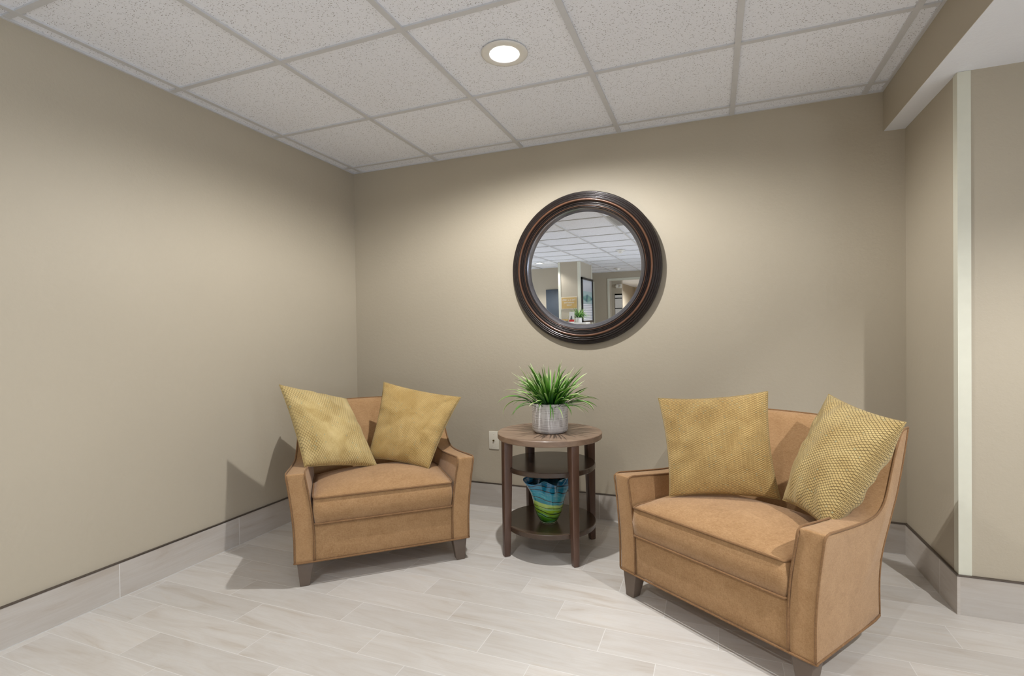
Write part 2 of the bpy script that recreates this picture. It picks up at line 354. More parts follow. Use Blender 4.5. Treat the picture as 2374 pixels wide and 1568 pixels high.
# ------------------------------------------------------------------ downlights
def emis(name, c, s):
    n = NT(name); n.set(Roughness=.5); n.b.inputs['Emission Color'].default_value = (*c, 1); n.b.inputs['Emission Strength'].default_value = s; n.base((.9, .9, .9)); return n.m
M_EMI = emis('lit_lamp', (1, .98, .93), 14)
n_ = NT('satin_reflector'); n_.base(lin((238,238,236))); n_.set(Roughness=.35, Metallic=0); n_.b.inputs['Emission Color'].default_value = (1,.99,.96,1); n_.b.inputs['Emission Strength'].default_value = .0; M_REFL = n_.m
cl = None
labels = ['lit round recessed downlight in the ceiling tile above the side table', 'added fill downlight behind the camera, over the middle of the room', 'lit recessed downlight in the ceiling left of the reflected column', 'added fill downlight before the reception desk', 'recessed downlight in the ceiling right of the soffit beam', 'added downlight brightening the hall past the far doorway']
for i, (x, y, z, p, mn) in enumerate(CANS):
    t = thing('ceiling_light', (x, y, z), 0, labels[i], 'ceiling light', 'round recessed downlights')
    B().lathe([(.064, .0), (.098, -.0005), (.098, -.0035), (.090, -.005), (.068, -.0065), (.064, -.004), (.064, .0)], 64, cap=False).mk('trim_ring', M_WHITE, t, True)
    B().lathe([(.066, -.006), (.0635, -.006), (.060, .0035), (.066, .0035)], 64, cap=False).mk('reflector_cone', M_REFL, t, True)
    B().lathe([(.0, .0031), (.0625, .0031)], 48, cap=False).mk('lamp', M_EMI, t, True)

# ------------------------------------------------------------------ round mirror
a_, b_ = -.006, -.0188
mt = thing('round_mirror', (1.693, -.0095, 1.511), 0, 'round wall mirror in a ribbed dark bronze frame hanging on the back wall', 'mirror')
nn = Vector((math.sin(a_)*math.cos(b_), -math.cos(a_)*math.cos(b_), math.sin(b_)))
zx = Vector((1, 0, 0)); zx = (zx-nn*zx.dot(nn)).normalized(); zy = nn.cross(zx)
mt.rotation_mode = 'QUATERNION'; mt.rotation_quaternion = Matrix((zx, zy, nn)).transposed().to_quaternion()
def bronze():
    n = NT('ribbed_bronze'); o = n.tc.outputs['Object']; P = n.xyz(o)
    r = n.ma('SQRT', n.ma('ADD', n.ma('MULTIPLY', P[0], P[0]), n.ma('MULTIPLY', P[1], P[1])))
    d1 = n.ma('SUBTRACT', 1, n.sstep(n.ma('ABSOLUTE', n.ma('SUBTRACT', r, .402)), .002, .0075)); d2 = n.ma('SUBTRACT', 1, n.sstep(n.ma('ABSOLUTE', n.ma('SUBTRACT', r, .3685)), .0008, .0022))
    d = n.ma('MAXIMUM', d1, d2); w = n.noise(o, 7, 3)
    c = n.mix(n.ma('MULTIPLY', d, n.ma('ADD', .38, n.ma('MULTIPLY', w, .5))), lin((30, 19, 16)), lin((122, 80, 54)))
    n.base(c); n.set(Roughness=.3, Metallic=.25); n.b.inputs['Coat Weight'].default_value = .4; n.b.inputs['Coat Roughness'].default_value = .15
    return n.m
prof = [(.452, .0), (.456, .004), (.457, .022)]
def rib(r0, r1, d0, d1, h, n=6):
    for i in range(n+1):
        t = i/n; prof.append((r0+(r1-r0)*t, d0+(d1-d0)*t+h*math.sin(PI*t)))
rib(.457, .447, .024, .031, .004); rib(.446, .437, .031, .038, .005); rib(.436, .426, .037, .045, .005); rib(.425, .416, .043, .049, .004)
rib(.4145, .390, .048, .048, .011, 12); rib(.389, .382, .043, .042, .004); rib(.381, .373, .038, .040, .005); rib(.372, .365, .041, .040, .005, 8); rib(.3645, .360, .035, .034, .002)
prof += [(.3585, .034), (.3575, .030)]
B().lathe(prof, 160, cap=False).mk('frame', bronze(), mt, True)
ng = NT('mirror_glass'); ng.base((.86, .87, .88)); ng.set(Metallic=1.0, Roughness=0.0)
B().lathe([(.0, .012), (.340, .012)], 128, cap=False).mk('glass', ng.m, mt, False)
o = nl = NT('polished_grey_lining'); nl.base(lin((140, 140, 146))); nl.set(Metallic=.9, Roughness=.22)
B().lathe([(.3575, .0305), (.338, .0165), (.3365, .0118)], 128, cap=False).mk('inner_lining', nl.m, mt, True)
B().lathe([(.452, .0), (.3, .0)], 96, cap=False).mk('backing', M_BLACK, mt)

# ------------------------------------------------------------------ wall plate
wp = thing('wall_plate', (1.0768, 0, .4352), 0, 'ivory wall plate with a small coaxial jack beside the side table', 'wall plate')
bev(boxo('plate', (-.035, -.006, -.0585), (.035, 0, .0585), M_PLATE, wp), .003)
k = B().lathe([(.0055, 0), (.0055, .010), (.004, .010), (.004, .004)], 16, fn=lambda q, r, z, t: (q[0], -q[2]-.005, q[1])); k.mk('jack', plain('brass_jack', (120, 104, 70), .3, .8), wp, True)
for z in (-.042, .042):
    B().lathe([(.0028, 0), (.0028, .0018), (.0012, .0022)], 12, fn=lambda q, r, zz, t: (q[0], -q[2]-.005, q[1]+z)).mk('screw', M_PLATE, wp, True)

# ------------------------------------------------------------------ armchair
def flare(z): return .031*max(0, min(1, (z-.2)/.31))**1.6
def sst(t): t = max(0, min(1, t)); return t*t*(3-2*t)
def xo(y, z): return .398+flare(z)*(1-.55*sst(y/.6)) - .018*sst((y-.3)/.4)
TOPC = smooth_path([(0, .510), (.10, .499), (.22, .487), (.34, .478), (.42, .482), (.478, .512), (.53, .572), (.585, .655), (.625, .715), (.655, .742), (.70, .745)], 4) if False else None
def curve2(pts, n=5): return [(v.x, v.y) for v in smooth_path([(a, b, 0) for a, b in pts], n)]
TC = curve2([(0, .510), (.10, .500), (.22, .488), (.34, .480), (.42, .486), (.476, .515), (.525, .570), (.580, .643), (.630, .703), (.670, .733), (.722, .740)], 4)
RC = curve2([(.468, .108), (.466, .25), (.485, .33), (.540, .41), (.612, .52), (.675, .63), (.722, .740)], 5)
def resamp(c, n):
    L = [0]
    for a, b in zip(c, c[1:]): L.append(L[-1]+math.hypot(b[0]-a[0], b[1]-a[1]))
    out = []; j = 0
    for i in range(n+1):
        t = L[-1]*i/n
        while j < len(L)-2 and L[j+1] < t: j += 1
        f = (t-L[j])/(L[j+1]-L[j]); out.append((c[j][0]+(c[j+1][0]-c[j][0])*f, c[j][1]+(c[j+1][1]-c[j][1])*f))
    return out
NS, NTT = 32, 18
TT = resamp(TC, NS); RRc = resamp(RC, NTT)
def coons(i, j):
    s = i/NS; t = j/NTT; Bt = (.468*s, .108); Lf = (0, .108+.402*t); T_ = TT[i]; R_ = RRc[j]
    c00, c10, c01, c11 = (0, .108), (.468, .108), (0, .51), (.722, .740)
    return tuple((1-t)*Bt[k]+t*T_[k]+(1-s)*Lf[k]+s*R_[k]-((1-s)*(1-t)*c00[k]+s*(1-t)*c10[k]+(1-s)*t*c01[k]+s*t*c11[k]) for k in (0, 1))
def arm_thk(y, z): return .082-.016*sst((y-.35)/.25)-.004*sst((z-.3)/.2)
def arm(sd, par):
    v = []; f = []; nc = NTT+1
    for side in (0, 1):
        for i in range(NS+1):
            for j in range(nc):
                y, z = coons(i, j); x = xo(y, z); puff = .006*math.sin(PI*i/NS)*math.sin(PI*j/NTT)
                x = x+puff if side == 0 else x-arm_thk(y, z)-puff
                v.append((sd*x, y, z))
    o = (NS+1)*nc
    for i in range(NS):
        for j in range(NTT):
            a = i*nc+j; f.append((a, a+nc, a+nc+1, a+1)); f.append((o+a, o+a+1, o+a+nc+1, o+a+nc))
    per = [(i, 0) for i in range(NS)]+[(NS, j) for j in range(NTT)]+[(i, NTT) for i in range(NS, 0, -1)]+[(0, j) for j in range(NTT, 0, -1)]
    for (a, b), (c, d) in zip(per, per[1:]+per[:1]):
        p, q = a*nc+b, c*nc+d; f.append((p, q, o+q, o+p))
    ob = mk('armrest', v, f, M_FAB, par); bev(ob, .011, 3, 35)
    # piping: up the front outer and inner edges, then back along the top
    fr = [(0, .115+.385*t/14) for t in range(15)]
    tp = [(p[0], p[1]) for p in TT]
    g = B()
    path = fr+tp[1:]
    g.tube(smooth_path([(sd*(xo(y, z)+.0005), y-.002 if k < 16 else y, z+(.0005 if k < 15 else .0025)) for k, (y, z) in enumerate(path)], 2), .0038)
    g.tube(smooth_path([(sd*(xo(y, z)-arm_thk(y, z)-.0005), y-.0025 if k < 16 else y, z+(.0005 if k < 15 else .0025)) for k, (y, z) in enumerate(path)][:38], 2), .0038)
    g.tube(smooth_path([(sd*(xo(y, z)), y+.001, z) for (y, z) in RRc], 2), .0035)
    g.mk('piping', M_PIPE, ob, True)
    return ob
def armchair(loc, rz, label):
    t = thing('armchair', loc, rz, label, 'armchair', 'caramel armchairs in the corner')
    for sd in (-1, 1): arm(sd, t)
    # base with apron
    v = B(); v.box((-.33, .003, .108), (.33, .455, .272)); ap = v.mk('seat_base', M_FAB, t); bev(ap, .008)
    g = B()
    xs = [-.392+.784*i/20 for i in range(21)]
    rnd = [(x, -.003, .110) for x in xs]
    pts = [(-.396, .44, .110), (-.398, .3, .110), (-.398, .15, .110), (-.398, .02, .110), (-.392, .0, .110)]+[(x, -.003, .110) for x in (-.3, -.15, 0, .15, .3)]+[(.392, .0, .110), (.398, .02, .110), (.398, .15, .110), (.398, .3, .110), (.396, .44, .110), (.37, .467, .110), (.2, .47, .110), (0, .47, .110), (-.2, .47, .110), (-.37, .467, .110)]
    g.tube(smooth_path(pts, 4), .0042, close=False)
    for sx in (-1, 1): g.tube([(sx*.3175, -.0005, z) for z in (.112, .16, .21, .272)], .0036)
    g.mk('piping', M_PIPE, ap, True)
    # backrest
    outer = [(y-.006, z) for y, z in RRc]
    inner = curve2([(.694, .748), (.662, .744), (.638, .722), (.606, .668), (.555, .575), (.505, .48), (.462, .40), (.445, .30), (.445, .108)], 4)
    sec = resamp(outer, 18)+resamp([(outer[-1][0], outer[-1][1])]+inner, 34)[1:]
    v = []; f = []; NX = 24; n = len(sec)
    for i in range(NX+1):
        u = -1+2*i/NX; x = .345*u
        for (y, z) in sec:
            w = max(0, (z-.108)/.64); zz = z+.010*w*w*(1-u*u); yy = y+(.012*(1-u*u)*w if y else 0)
            v.append((x, yy-.008*(1-w), zz))
    for i in range(NX):
        for k_ in range(n):
            a = i*n+k_; b = i*n+(k_+1) % n; f.append((a, b, b+n, a+n))
    f.append(tuple(range(n))); f.append(tuple(NX*n+k_ for k_ in range(n))[::-1])
    bk = mk('backrest', v, f, M_FAB, t, True)
    g = B()
    for yy, zz in ((.722, .739), (.676, .746)):
        g.tube([( .340*u, yy+.012*(1-u*u), zz+.011*(1-u*u)+.001) for u in [-1.12+2.24*i/24 for i in range(25)]], .0036)
    g.mk('piping', M_PIPE, bk, True)
    # seat cushion
    NX, NY = 28, 20; top = []; v = []; f = []
    X, Y0, Y1 = .318, -.010, .435; z0, z1 = .277, .395
    def rr_(u, vv):  # slight inward rounding of plan corners
        e = .010; return (X*u-(e*u*abs(vv)**14 if abs(u) > .5 else 0), (Y0+Y1)/2+(Y1-Y0)/2*vv)
    def lay(sgn):
        b = len(v)
        for i in range(NX+1):
            for j in range(NY+1):
                u = -1+2*i/NX; w = -1+2*j/NY; x, y = rr_(u, w); c = (1-abs(u)**3.2)*(1-abs(w)**3)
                sag = .006*math.sin(3.1*u+.6)*math.cos(2*w)
                v.append((x, y, (z1+.052*c**.8+sag*c) if sgn > 0 else (z0-.003*c)))
        return b
    b1 = lay(1); b0 = lay(-1); m_ = NY+1
    for i in range(NX):
        for j in range(NY):
            a = i*m_+j; f.append((b1+a, b1+a+m_, b1+a+m_+1, b1+a+1)); f.append((b0+a, b0+a+1, b0+a+m_+1, b0+a+m_))
    per = [(i, 0) for i in range(NX)]+[(NX, j) for j in range(NY)]+[(i, NY) for i in range(NX, 0, -1)]+[(0, j) for j in range(NY, 0, -1)]
    mid = {}
    for (a, b) in per:
        p = v[b1+a*m_+b]; u = -1+2*a/NX; w = -1+2*b/NY
        nx = u if abs(u) == 1 else 0; ny = w if abs(w) == 1 else 0
        mid[(a, b)] = len(v); v.append((p[0]+.006*nx, p[1]+.006*ny, (z0+z1)/2))
    for p_, q_ in zip(per, per[1:]+per[:1]):
        A, C_ = p_[0]*m_+p_[1], q_[0]*m_+q_[1]
        f.append((b1+A, b1+C_, mid[q_], mid[p_])); f.append((mid[p_], mid[q_], b0+C_, b0+A))
    cu = mk('seat_cushion', v, f, M_FAB, t, True)
    g = B()
    for zz in (z1, z0+.002):
        g.tube([Vector((v[b1+a*m_+b][0]*1.004, v[b1+a*m_+b][1]-(.002 if b == 0 else 0), zz)) for a, b in per], .0042, close=True)
    g.mk('piping', M_PIPE, cu, True)
    for sx in (-1, 1):
        for yb, yt, ix in ((.030, .040, 0), (.36, .35, .12)):
            v = []
            for (cx, cy, z, h) in ((.358, yb, 0, .0205), (.354, yt, .112, .0355)):
                v += [(sx*(cx-ix)+a*h, cy+b*h, z) for a, b in ((-1,-1), (1,-1), (1,1), (-1,1))]
            lg = mk('leg', v, [(0,3,2,1), (4,5,6,7), (0,1,5,4), (1,2,6,5), (2,3,7,6), (3,0,4,7)], M_CLEG, t); bev(lg, .003, 2)
    return t
def copy_tree(o, parent=None):
    c = o.copy(); COL.objects.link(c)
    if parent: c.parent = parent; c.matrix_parent_inverse = o.matrix_parent_inverse.copy()
    for ch in list(o.children): copy_tree(ch, c)
    return c
A1 = armchair((.9697, -1.0262, 0), .7268, 'caramel upholstered armchair in the left corner, beside the left wall')
A2 = copy_tree(A1); A2.location = (2.3635, -1.0769, 0); A2.rotation_euler = (0, 0, -.6038); A2['label'] = 'caramel upholstered armchair on the right, nearest the camera, beside the corner guard'

# ------------------------------------------------------------------ cushions
def pillow(ch, cor, label, mat, tf=.085, tb=.05, pinch=.035, seed=1):
    x, y, a = (.9697, -1.0262, .7268) if ch == 1 else (2.3635, -1.0769, -.6038)
    c_, s_ = math.cos(a), math.sin(a)
    Wc = [Vector((x+c_*p[0]-s_*p[1], y+s_*p[0]+c_*p[1], p[2])) for p in cor]  # TL TR BR BL
    cen = sum(Wc, Vector())/4; TL, TR, BR, BL = [w-cen for w in Wc]
    nrm = ((TR+BR)-(TL+BL)).cross((TL+TR)-(BL+BR)).normalized()   # faces the front
    if nrm.dot(CAM-cen) < 0: nrm = -nrm
    N = 44; v = []; f = []; uv = []; rs = random.Random(seed); ph = [rs.uniform(0, 6) for _ in range(6)]
    Lm = ((TR-TL).length+(BR-BL).length+(TL-BL).length+(TR-BR).length)/4
    def pt(u, w, sgn):
        pu = pinch*(1-w*w)**1.0; pv = pinch*(1-u*u)
        uu_ = u*(1-2*pu*abs(u)**1.5); ww = w*(1-2*pv*abs(w)**1.5)
        S_, T_ = (uu_+1)/2, (ww+1)/2
        p = (TL*(1-S_)+TR*S_)*T_+(BL*(1-S_)+BR*S_)*(1-T_)
        e = max(0, (1-u*u)*(1-w*w))
        h = e**.42*(1-.12*(u*u+w*w))
        h += (.05*math.sin(5*u+ph[0]+2*w)*math.sin(3*w+ph[1])+.03*math.sin(11*u+ph[2]-7*w))*min(1, e*3)
        wr = .05*math.sin(14*math.atan2(w, u)+ph[3])*min(1, e*5)*(1-e)
        return p+nrm*sgn*(h+wr)*(tf if sgn > 0 else tb)
    for sg in (1, -1):
        for i in range(N+1):
            for j in range(N+1):
                u = math.sin((-1+2*i/N)*PI/2)*.55+(-1+2*i/N)*.45; w = math.sin((-1+2*j/N)*PI/2)*.55+(-1+2*j/N)*.45
                v.append(pt(u, w, sg)); uv.append((u*Lm/2+seed, w*Lm/2))
    m_ = N+1; o_ = m_*m_
    idx = list(range(2*o_))
    for i in range(m_):
        for j in range(m_):
            if i in (0, N) or j in (0, N): idx[o_+i*m_+j] = i*m_+j
    for i in range(N):
        for j in range(N):
            a_ = i*m_+j; q = (a_, a_+m_, a_+m_+1, a_+1); f.append(q); f.append(tuple(idx[o_+k_] for k_ in q[::-1]))
    ob = mk('throw_pillow', v, f, mat, None, True, uvs=uv, loc=cen)
    bm = bmesh.new(); bm.from_mesh(ob.data); bmesh.ops.delete(bm, geom=[q for q in bm.verts if not q.link_faces], context='VERTS'); bm.to_mesh(ob.data); bm.free()
    tag(ob, label, 'pillow', 'throw pillows on the armchairs')
    # seam welt
    loop = [(i, 0) for i in range(N)]+[(N, j) for j in range(N)]+[(i, N) for i in range(N, 0, -1)]+[(0, j) for j in range(N, 0, -1)]
    B().tube([v[i*m_+j] for i, j in loop], .0022, 6, True).mk('seam', mat_seam, ob, True)
    return ob
mat_seam = plain('olive_seam', (158, 136, 88), .8)
PM_A = pillow_mat('gold_weave_soft', .6, .05, 1.0, (206, 184, 130), (174, 148, 92), 1.25, .0175)
PM_B = pillow_mat('gold_weave_olive', .55, .55, 2.0, (198, 169, 112), (168, 137, 80), .62, .0095)
PM_C = pillow_mat('gold_weave_lattice', .85, .85, 3.0, (201, 172, 114), (174, 141, 86), .42, .0076)
PM_D = pillow_mat('gold_weave_lattice_pale', .9, .9, 4.0, (193, 171, 118), (166, 140, 88), .5, .0092)
pillow(1, [(-.475,.38,.880), (-.150,.54,.773), (-.008,.29,.435), (-.358,.20,.492)], 'gold woven throw pillow leaning left, the left one on the left armchair', PM_A, .085, .05, .026, 1)
pillow(1, [(.046,.45,.865), (.453,.33,.771), (.232,.16,.430), (-.055,.36,.472)], 'mustard throw pillow tilted against the right arm of the left armchair', PM_B, .075, .055, .03, 2)
pillow(2, [(-.33,.17,.83), (.03,.40,.872), (.088,.38,.456), (-.243,.13,.432)], 'gold lattice throw pillow standing upright at the left of the right armchair', PM_C, .07, .05, .036, 3)
pillow(2, [(.180,.575,.860), (.484,.43,.803), (.342,.20,.455), (.128,.325,.474)], 'pale gold lattice throw pillow slumped against the right arm of the right armchair', PM_D, .085, .125, .03, 4)

# ------------------------------------------------------------------ side table
TCX, TCY = 1.609, -.487
tb_ = thing('side_table', (TCX, TCY, 0), 0, 'round walnut side table with two lower shelves between the two armchairs', 'table')
def disc(r, z0, z1, name, mat, lab=None):
    o = B().lathe([(r-.003, z0), (r, z0+.003), (r, z1-.003), (r-.003, z1)], 96).mk(name, mat, tb_, True)
    o.data.polygons[-1].use_smooth = False; o.data.polygons[-2].use_smooth = False
    bm = bmesh.new(); bm.from_mesh(o.data)
    for e in bm.edges:
        if len(e.link_faces) == 2 and e.calc_face_angle(0) > .3: e.smooth = False
    bm.to_mesh(o.data); bm.free()
    return o
disc(.272, .580, .610, 'table_top', M_TOP); disc(.236, .424, .450, 'shelf', M_SHELF); disc(.236, .126, .152, 'shelf', M_SHELF)
for ax, ay in ((1,-1), (-1,-1), (1,1), (-1,1)):
    v = []; f = []
    d = Vector((ax, ay, 0)).normalized(); tn = Vector((-d.y, d.x, 0)); NZ = 12
    for i in range(NZ+1):
        z = .58*i/NZ; k_ = z/.58
        hw = .0145+.0070*k_**.8; ro = .268-.002*k_; ri = ro-(.031+.016*k_**.7)
        v += [tuple(d*ri-tn*hw+Vector((0,0,z))), tuple(d*ro-tn*hw+Vector((0,0,z))), tuple(d*ro+tn*hw+Vector((0,0,z))), tuple(d*ri+tn*hw+Vector((0,0,z)))]
    for i in range(NZ):
        for q in range(4):
            a = 4*i+q; b = 4*i+(q+1) % 4; f.append((a, b, b+4, a+4))
    f.append((3,2,1,0)); f.append(tuple(4*NZ+q for q in range(4)))
    bev(mk('leg', v, f, M_LEGW, tb_), .004, 3)

# ------------------------------------------------------------------ potted grass
def leaf_mat():
    n = NT('grass_leaf'); P = n.xyz(n.tc.outputs['UV'])
    c = n.ramp(P[1], [(0, lin((30,72,16))), (.3, lin((62,130,32))), (.6, lin((118,176,66))), (.85, lin((186,212,136))), (1, lin((232,236,200)))])
    r = n.white(n.comb(n.ma('FLOOR', P[0]), 0, 0))
    c2 = n.ramp(P[1], [(0, lin((16,50,14))), (.4, lin((30,90,24))), (1, lin((88,136,36)))])
    n.base(n.mix(n.sstep(r, .45, .6), c, c2)); n.set(Roughness=.45); n.b.inputs['Subsurface Weight'].default_value = 0
    return n.m
M_LEAF = leaf_mat()
def pot_mat():
    n = NT('scored_ceramic'); o = n.tc.outputs['Object']; P = n.xyz(o)
    z = n.ma('ADD', P[2], n.ma('MULTIPLY', n.noise(o, 12, 2), .004))
    a = n.noise(n.comb(0, 0, n.ma('MULTIPLY', z, 330)), 1, 2, .6); th = n.ma('ARCTAN2', P[1], P[0])
    b = n.noise(n.comb(n.ma('MULTIPLY', th, 3.5), n.ma('MULTIPLY', z, 14), 2), 1, 3)
    ln = n.ma('MULTIPLY', n.sstep(a, .46, .56), n.ma('ADD', .4, n.ma('MULTIPLY', n.sstep(b, .4, .62), .75)))
    n.base(n.mix(n.ma('MULTIPLY', ln, .75), lin((226, 223, 220)), lin((126, 114, 108)))); n.set(Roughness=.7); n.b.inputs['Specular IOR Level'].default_value = .2
    n.bump(ln, .4, -.0015); return n.m
M_POT = pot_mat()
def potted(loc, label, scale=1, seed=3, nb=215, pot=None, fs=1.0, cat='plant'):
    t = thing('potted_grass', loc, 0, label, cat, 'potted grass plants'); t.scale = (scale,)*3
    R0, hp = .093, .152
    pr = [(.0, 0), (R0-.018, .0), (R0-.006, .006), (R0-.001, .018), (R0, .04), (R0, hp-.004), (R0-.002, hp), (R0-.006, hp-.002), (R0-.008, hp-.02), (.0, hp-.022)]
    p = B().lathe(pr, 64, cap=False).mk('pot', pot or M_POT, t, True)
    rs = random.Random(seed); v = []; f = []; uv = []; bi = 0
    def blade(az, r0, el, L, w, droop, twist=0):
        nonlocal bi
        L *= fs; w *= fs
        d = Vector((math.cos(az), math.sin(az), 0)); p = Vector((d.x*r0, d.y*r0, hp-.03)); e = el; n = 12; b = len(v)
        side = Vector((-d.y, d.x, 0)); tw = rs.uniform(-.9, .9)
        for i in range(n+1):
            s_ = i/n; t_ = d*math.cos(e)+Vector((0,0,1))*math.sin(e); up = side.cross(t_)
            ww = w*(.55+.9*s_)*(1-s_**3.2)*.5 if s_ < 1 else .0001
            sd = side*math.cos(tw*s_)+up*math.sin(tw*s_); vv = up*(ww*.35)
            for q, off in ((-1, 0), (0, 1), (1, 0)):
                v.append(tuple(p+sd*ww*q-vv*off)); uv.append((bi+.5, s_))
            p = p+t_*(L/n); e -= droop/n*(.4+1.2*s_)
        for i in range(n):
            for q in (0, 1):
                a = b+i*3+q; f.append((a, a+1, a+4, a+3))
        bi += 1
    for i in range(nb):
        az = rs.uniform(0, 2*PI); el = math.radians(rs.choice([rs.uniform(62, 88), rs.uniform(45, 75), rs.uniform(35, 65)]))
        blade(az, rs.uniform(.0, .055), el, rs.uniform(.15, .262), rs.uniform(.009, .0135), rs.uniform(.1, 1.2))
    for i in range(26):
        az = rs.uniform(0, 2*PI); blade(az, rs.uniform(.04, .07), math.radians(rs.uniform(20, 48)), rs.uniform(.15, .22), rs.uniform(.006, .010), rs.uniform(.9, 2.3))
    for az, el, L, dr in ((PI+.1, 40, .26, 1.9), (PI-.05, 48, .24, 1.4), (PI+.35, 38, .24, 2.6), (.05, 42, .22, 1.5), (-.2, 40, .22, 2.0), (-1.25, 40, .20, 2.9), (.25, 35, .2, 1.1)):
        blade(az, .06, math.radians(el), L, .010, dr)
    o = mk('foliage', v, f, M_LEAF, t, True, uvs=uv)
    sl = o.modifiers.new('thickness', 'SOLIDIFY'); sl.thickness = .0006; sl.offset = 0
    B().lathe([(.0, hp-.030), (R0-.009, hp-.030)], 32, cap=False).mk('soil', plain('dark_soil', (38, 34, 24), .9), t)
    return t
potted((TCX+.008, TCY-.012, .610), 'green grass plant in a scored white ceramic pot on the side table')

# ------------------------------------------------------------------ glass vase
def vase_mat():
    n = NT('swirled_art_glass'); o = n.tc.outputs['Object']; P = n.xyz(o)
    th = n.ma('ARCTAN2', P[1], P[0])
    wav = n.ma('MULTIPLY', n.ma('SINE', n.ma('ADD', n.ma('MULTIPLY', th, 1.0), 1.0)), .012)
    wv2 = n.ma('MULTIPLY', n.ma('SUBTRACT', n.noise(o, 9, 2), .5), .035)
    z = n.ma('ADD', P[2], n.ma('ADD', wav, wv2))
    c = n.ramp(n.ma('DIVIDE', z, .24), [(0, lin((10,60,14))), (.12, lin((70,130,20))), (.2, lin((118,158,34))), (.30, lin((140,172,44))), (.425, lin((166,190,100))), (.44, lin((10,120,136))), (.55, lin((24,140,158))), (.8, lin((14,104,140))), (1, lin((16,76,118)))])
    st = n.noise(n.comb(n.ma('MULTIPLY', th, .8), 0, n.ma('MULTIPLY', z, 95)), 1, 3, .6)
    c = n.mix(n.ma('MULTIPLY', n.sstep(st, .5, .68), .45), c, lin((120, 200, 200)))
    bands = None
    for zc, w, k_ in ((.042, .0018, 1), (.066, .0022, 1), (.088, .0014, 1), (.125, .0022, -1), (.165, .0025, 1), (.195, .002, -1)):
        zz = n.ma('ADD', z, n.ma('MULTIPLY', n.ma('SINE', n.ma('ADD', th, zc*40)), .006*k_))
        q = n.ma('SUBTRACT', 1, n.sstep(n.ma('ABSOLUTE', n.ma('SUBTRACT', zz, zc)), w*.6, w*1.5)); bands = q if bands is None else n.ma('MAXIMUM', bands, q)
    c = n.mix(n.ma('MULTIPLY', bands, .93), c, lin((6, 22, 30)))
    n.base(c); n.set(Roughness=.06); n.b.inputs['Coat Weight'].default_value = .6; n.b.inputs['Coat Roughness'].default_value = .03
    n.b.inputs['Emission Strength'].default_value = 0
    return n.m
vt = thing('art_vase', (TCX+.002, TCY-.040, .152), 0, 'ruffled blue and lime green glass vase on the bottom shelf of the side table', 'vase')
def vf(q, r, z, t):
    k_ = max(0, (z-.075)/.145)**1.4; amp = .024*k_
    rr_ = r*(1+amp/.1*math.sin(5*t+.9)+.35*amp/.1*math.sin(2*t)); return (rr_*math.cos(t), rr_*math.sin(t), z+.012*k_*math.sin(5*t+2.2))
vp = [(.0, .006), (.036, .004), (.040, .0), (.043, .004), (.054, .022), (.066, .048), (.0745, .075), (.079, .105), (.083, .135), (.089, .165), (.098, .195), (.105, .218), (.104, .220), (.101, .217), (.094, .194), (.085, .165), (.079, .135), (.075, .105), (.068, .07), (.05, .035), (.0, .022)]
vp = [(a.x, a.y) for a in smooth_path([(p[0], p[1], 0) for p in vp[:1]], 1)] + [(max(0, a.x), a.y) for a in smooth_path([(p[0], p[1], 0) for p in vp], 4)][1:]
B().lathe(vp, 96, vf, cap=False).mk('body', vase_mat(), vt, True)
B().lathe([(.030, -.0002+.0004), (.0405, .0004), (.0435, .004), (.0405, .0062)], 48, cap=False).mk('foot', plain('pale_glass_foot', (214, 224, 190), .1), vt, True)

# ------------------------------------------------------------------ things seen in the mirror
dk = thing('reception_desk', (-.45, -6.25, 0), 0, 'reception desk with a white counter edge in front of the column, seen in the mirror', 'desk')
boxo('counter_top', (-1.1, -.25, 1.098), (.61, .06, 1.122), M_WHITE, dk, .003); boxo('body', (-1.06, -.21, 0), (.50, -.02, 1.098), M_WALL, dk)
potted((-.02, -6.36, 1.122), 'green grass plant in a pale pot on the reception desk, seen in the mirror', .62, 11, 110, plain('pale_pot', (206, 204, 200), .5), fs=1.5)
br = thing('brochure_stand', (-.125, -6.205, 1.122), 0, 'white brochure card with a red band on the reception desk', 'brochure')
mk('card', [(-.05,-.02,0), (.05,-.02,0), (.05,-.045,.205), (-.05,-.045,.205), (-.05,-.024,0), (.05,-.024,0), (.05,-.049,.205), (-.05,-.049,.205)], [(0,1,2,3), (7,6,5,4), (0,4,5,1), (1,5,6,2), (2,6,7,3), (3,7,4,0)], M_WHITE, br)
mk('red_band', [(-.048,-.0215,.022), (.048,-.0215,.022), (.048,-.0258,.06), (-.048,-.0258,.06)], [(0,1,2,3)], plain('red_print', (196,44,40), .5), br)
mk('printed_picture', [(-.03,-.0265,.062), (.012,-.0265,.062), (.005,-.0345,.13), (-.012,-.0345,.13)], [(0,1,2,3)], plain('grey_print', (92,90,96), .5), br)
mk('folded_foot', [(-.05,-.02,0), (.05,-.02,0), (.05,-.05,0), (-.05,-.05,0), (-.05,-.02,.002), (.05,-.02,.002), (.05,-.05,.002), (-.05,-.05,.002)], [(0,1,2,3), (4,5,6,7), (0,1,5,4), (2,3,7,6)], M_WHITE, br)
bx_ = thing('storage_box', (-.30, -6.28, 1.122), 0, 'black box with a flat tan lid on the reception desk', 'box')
boxo('body', (-.07, -.06, 0), (.07, .06, .035), M_BLACK, bx_, .003); boxo('lid', (-.078, -.066, .035), (.078, .066, .072), M_TAN, bx_, .003)
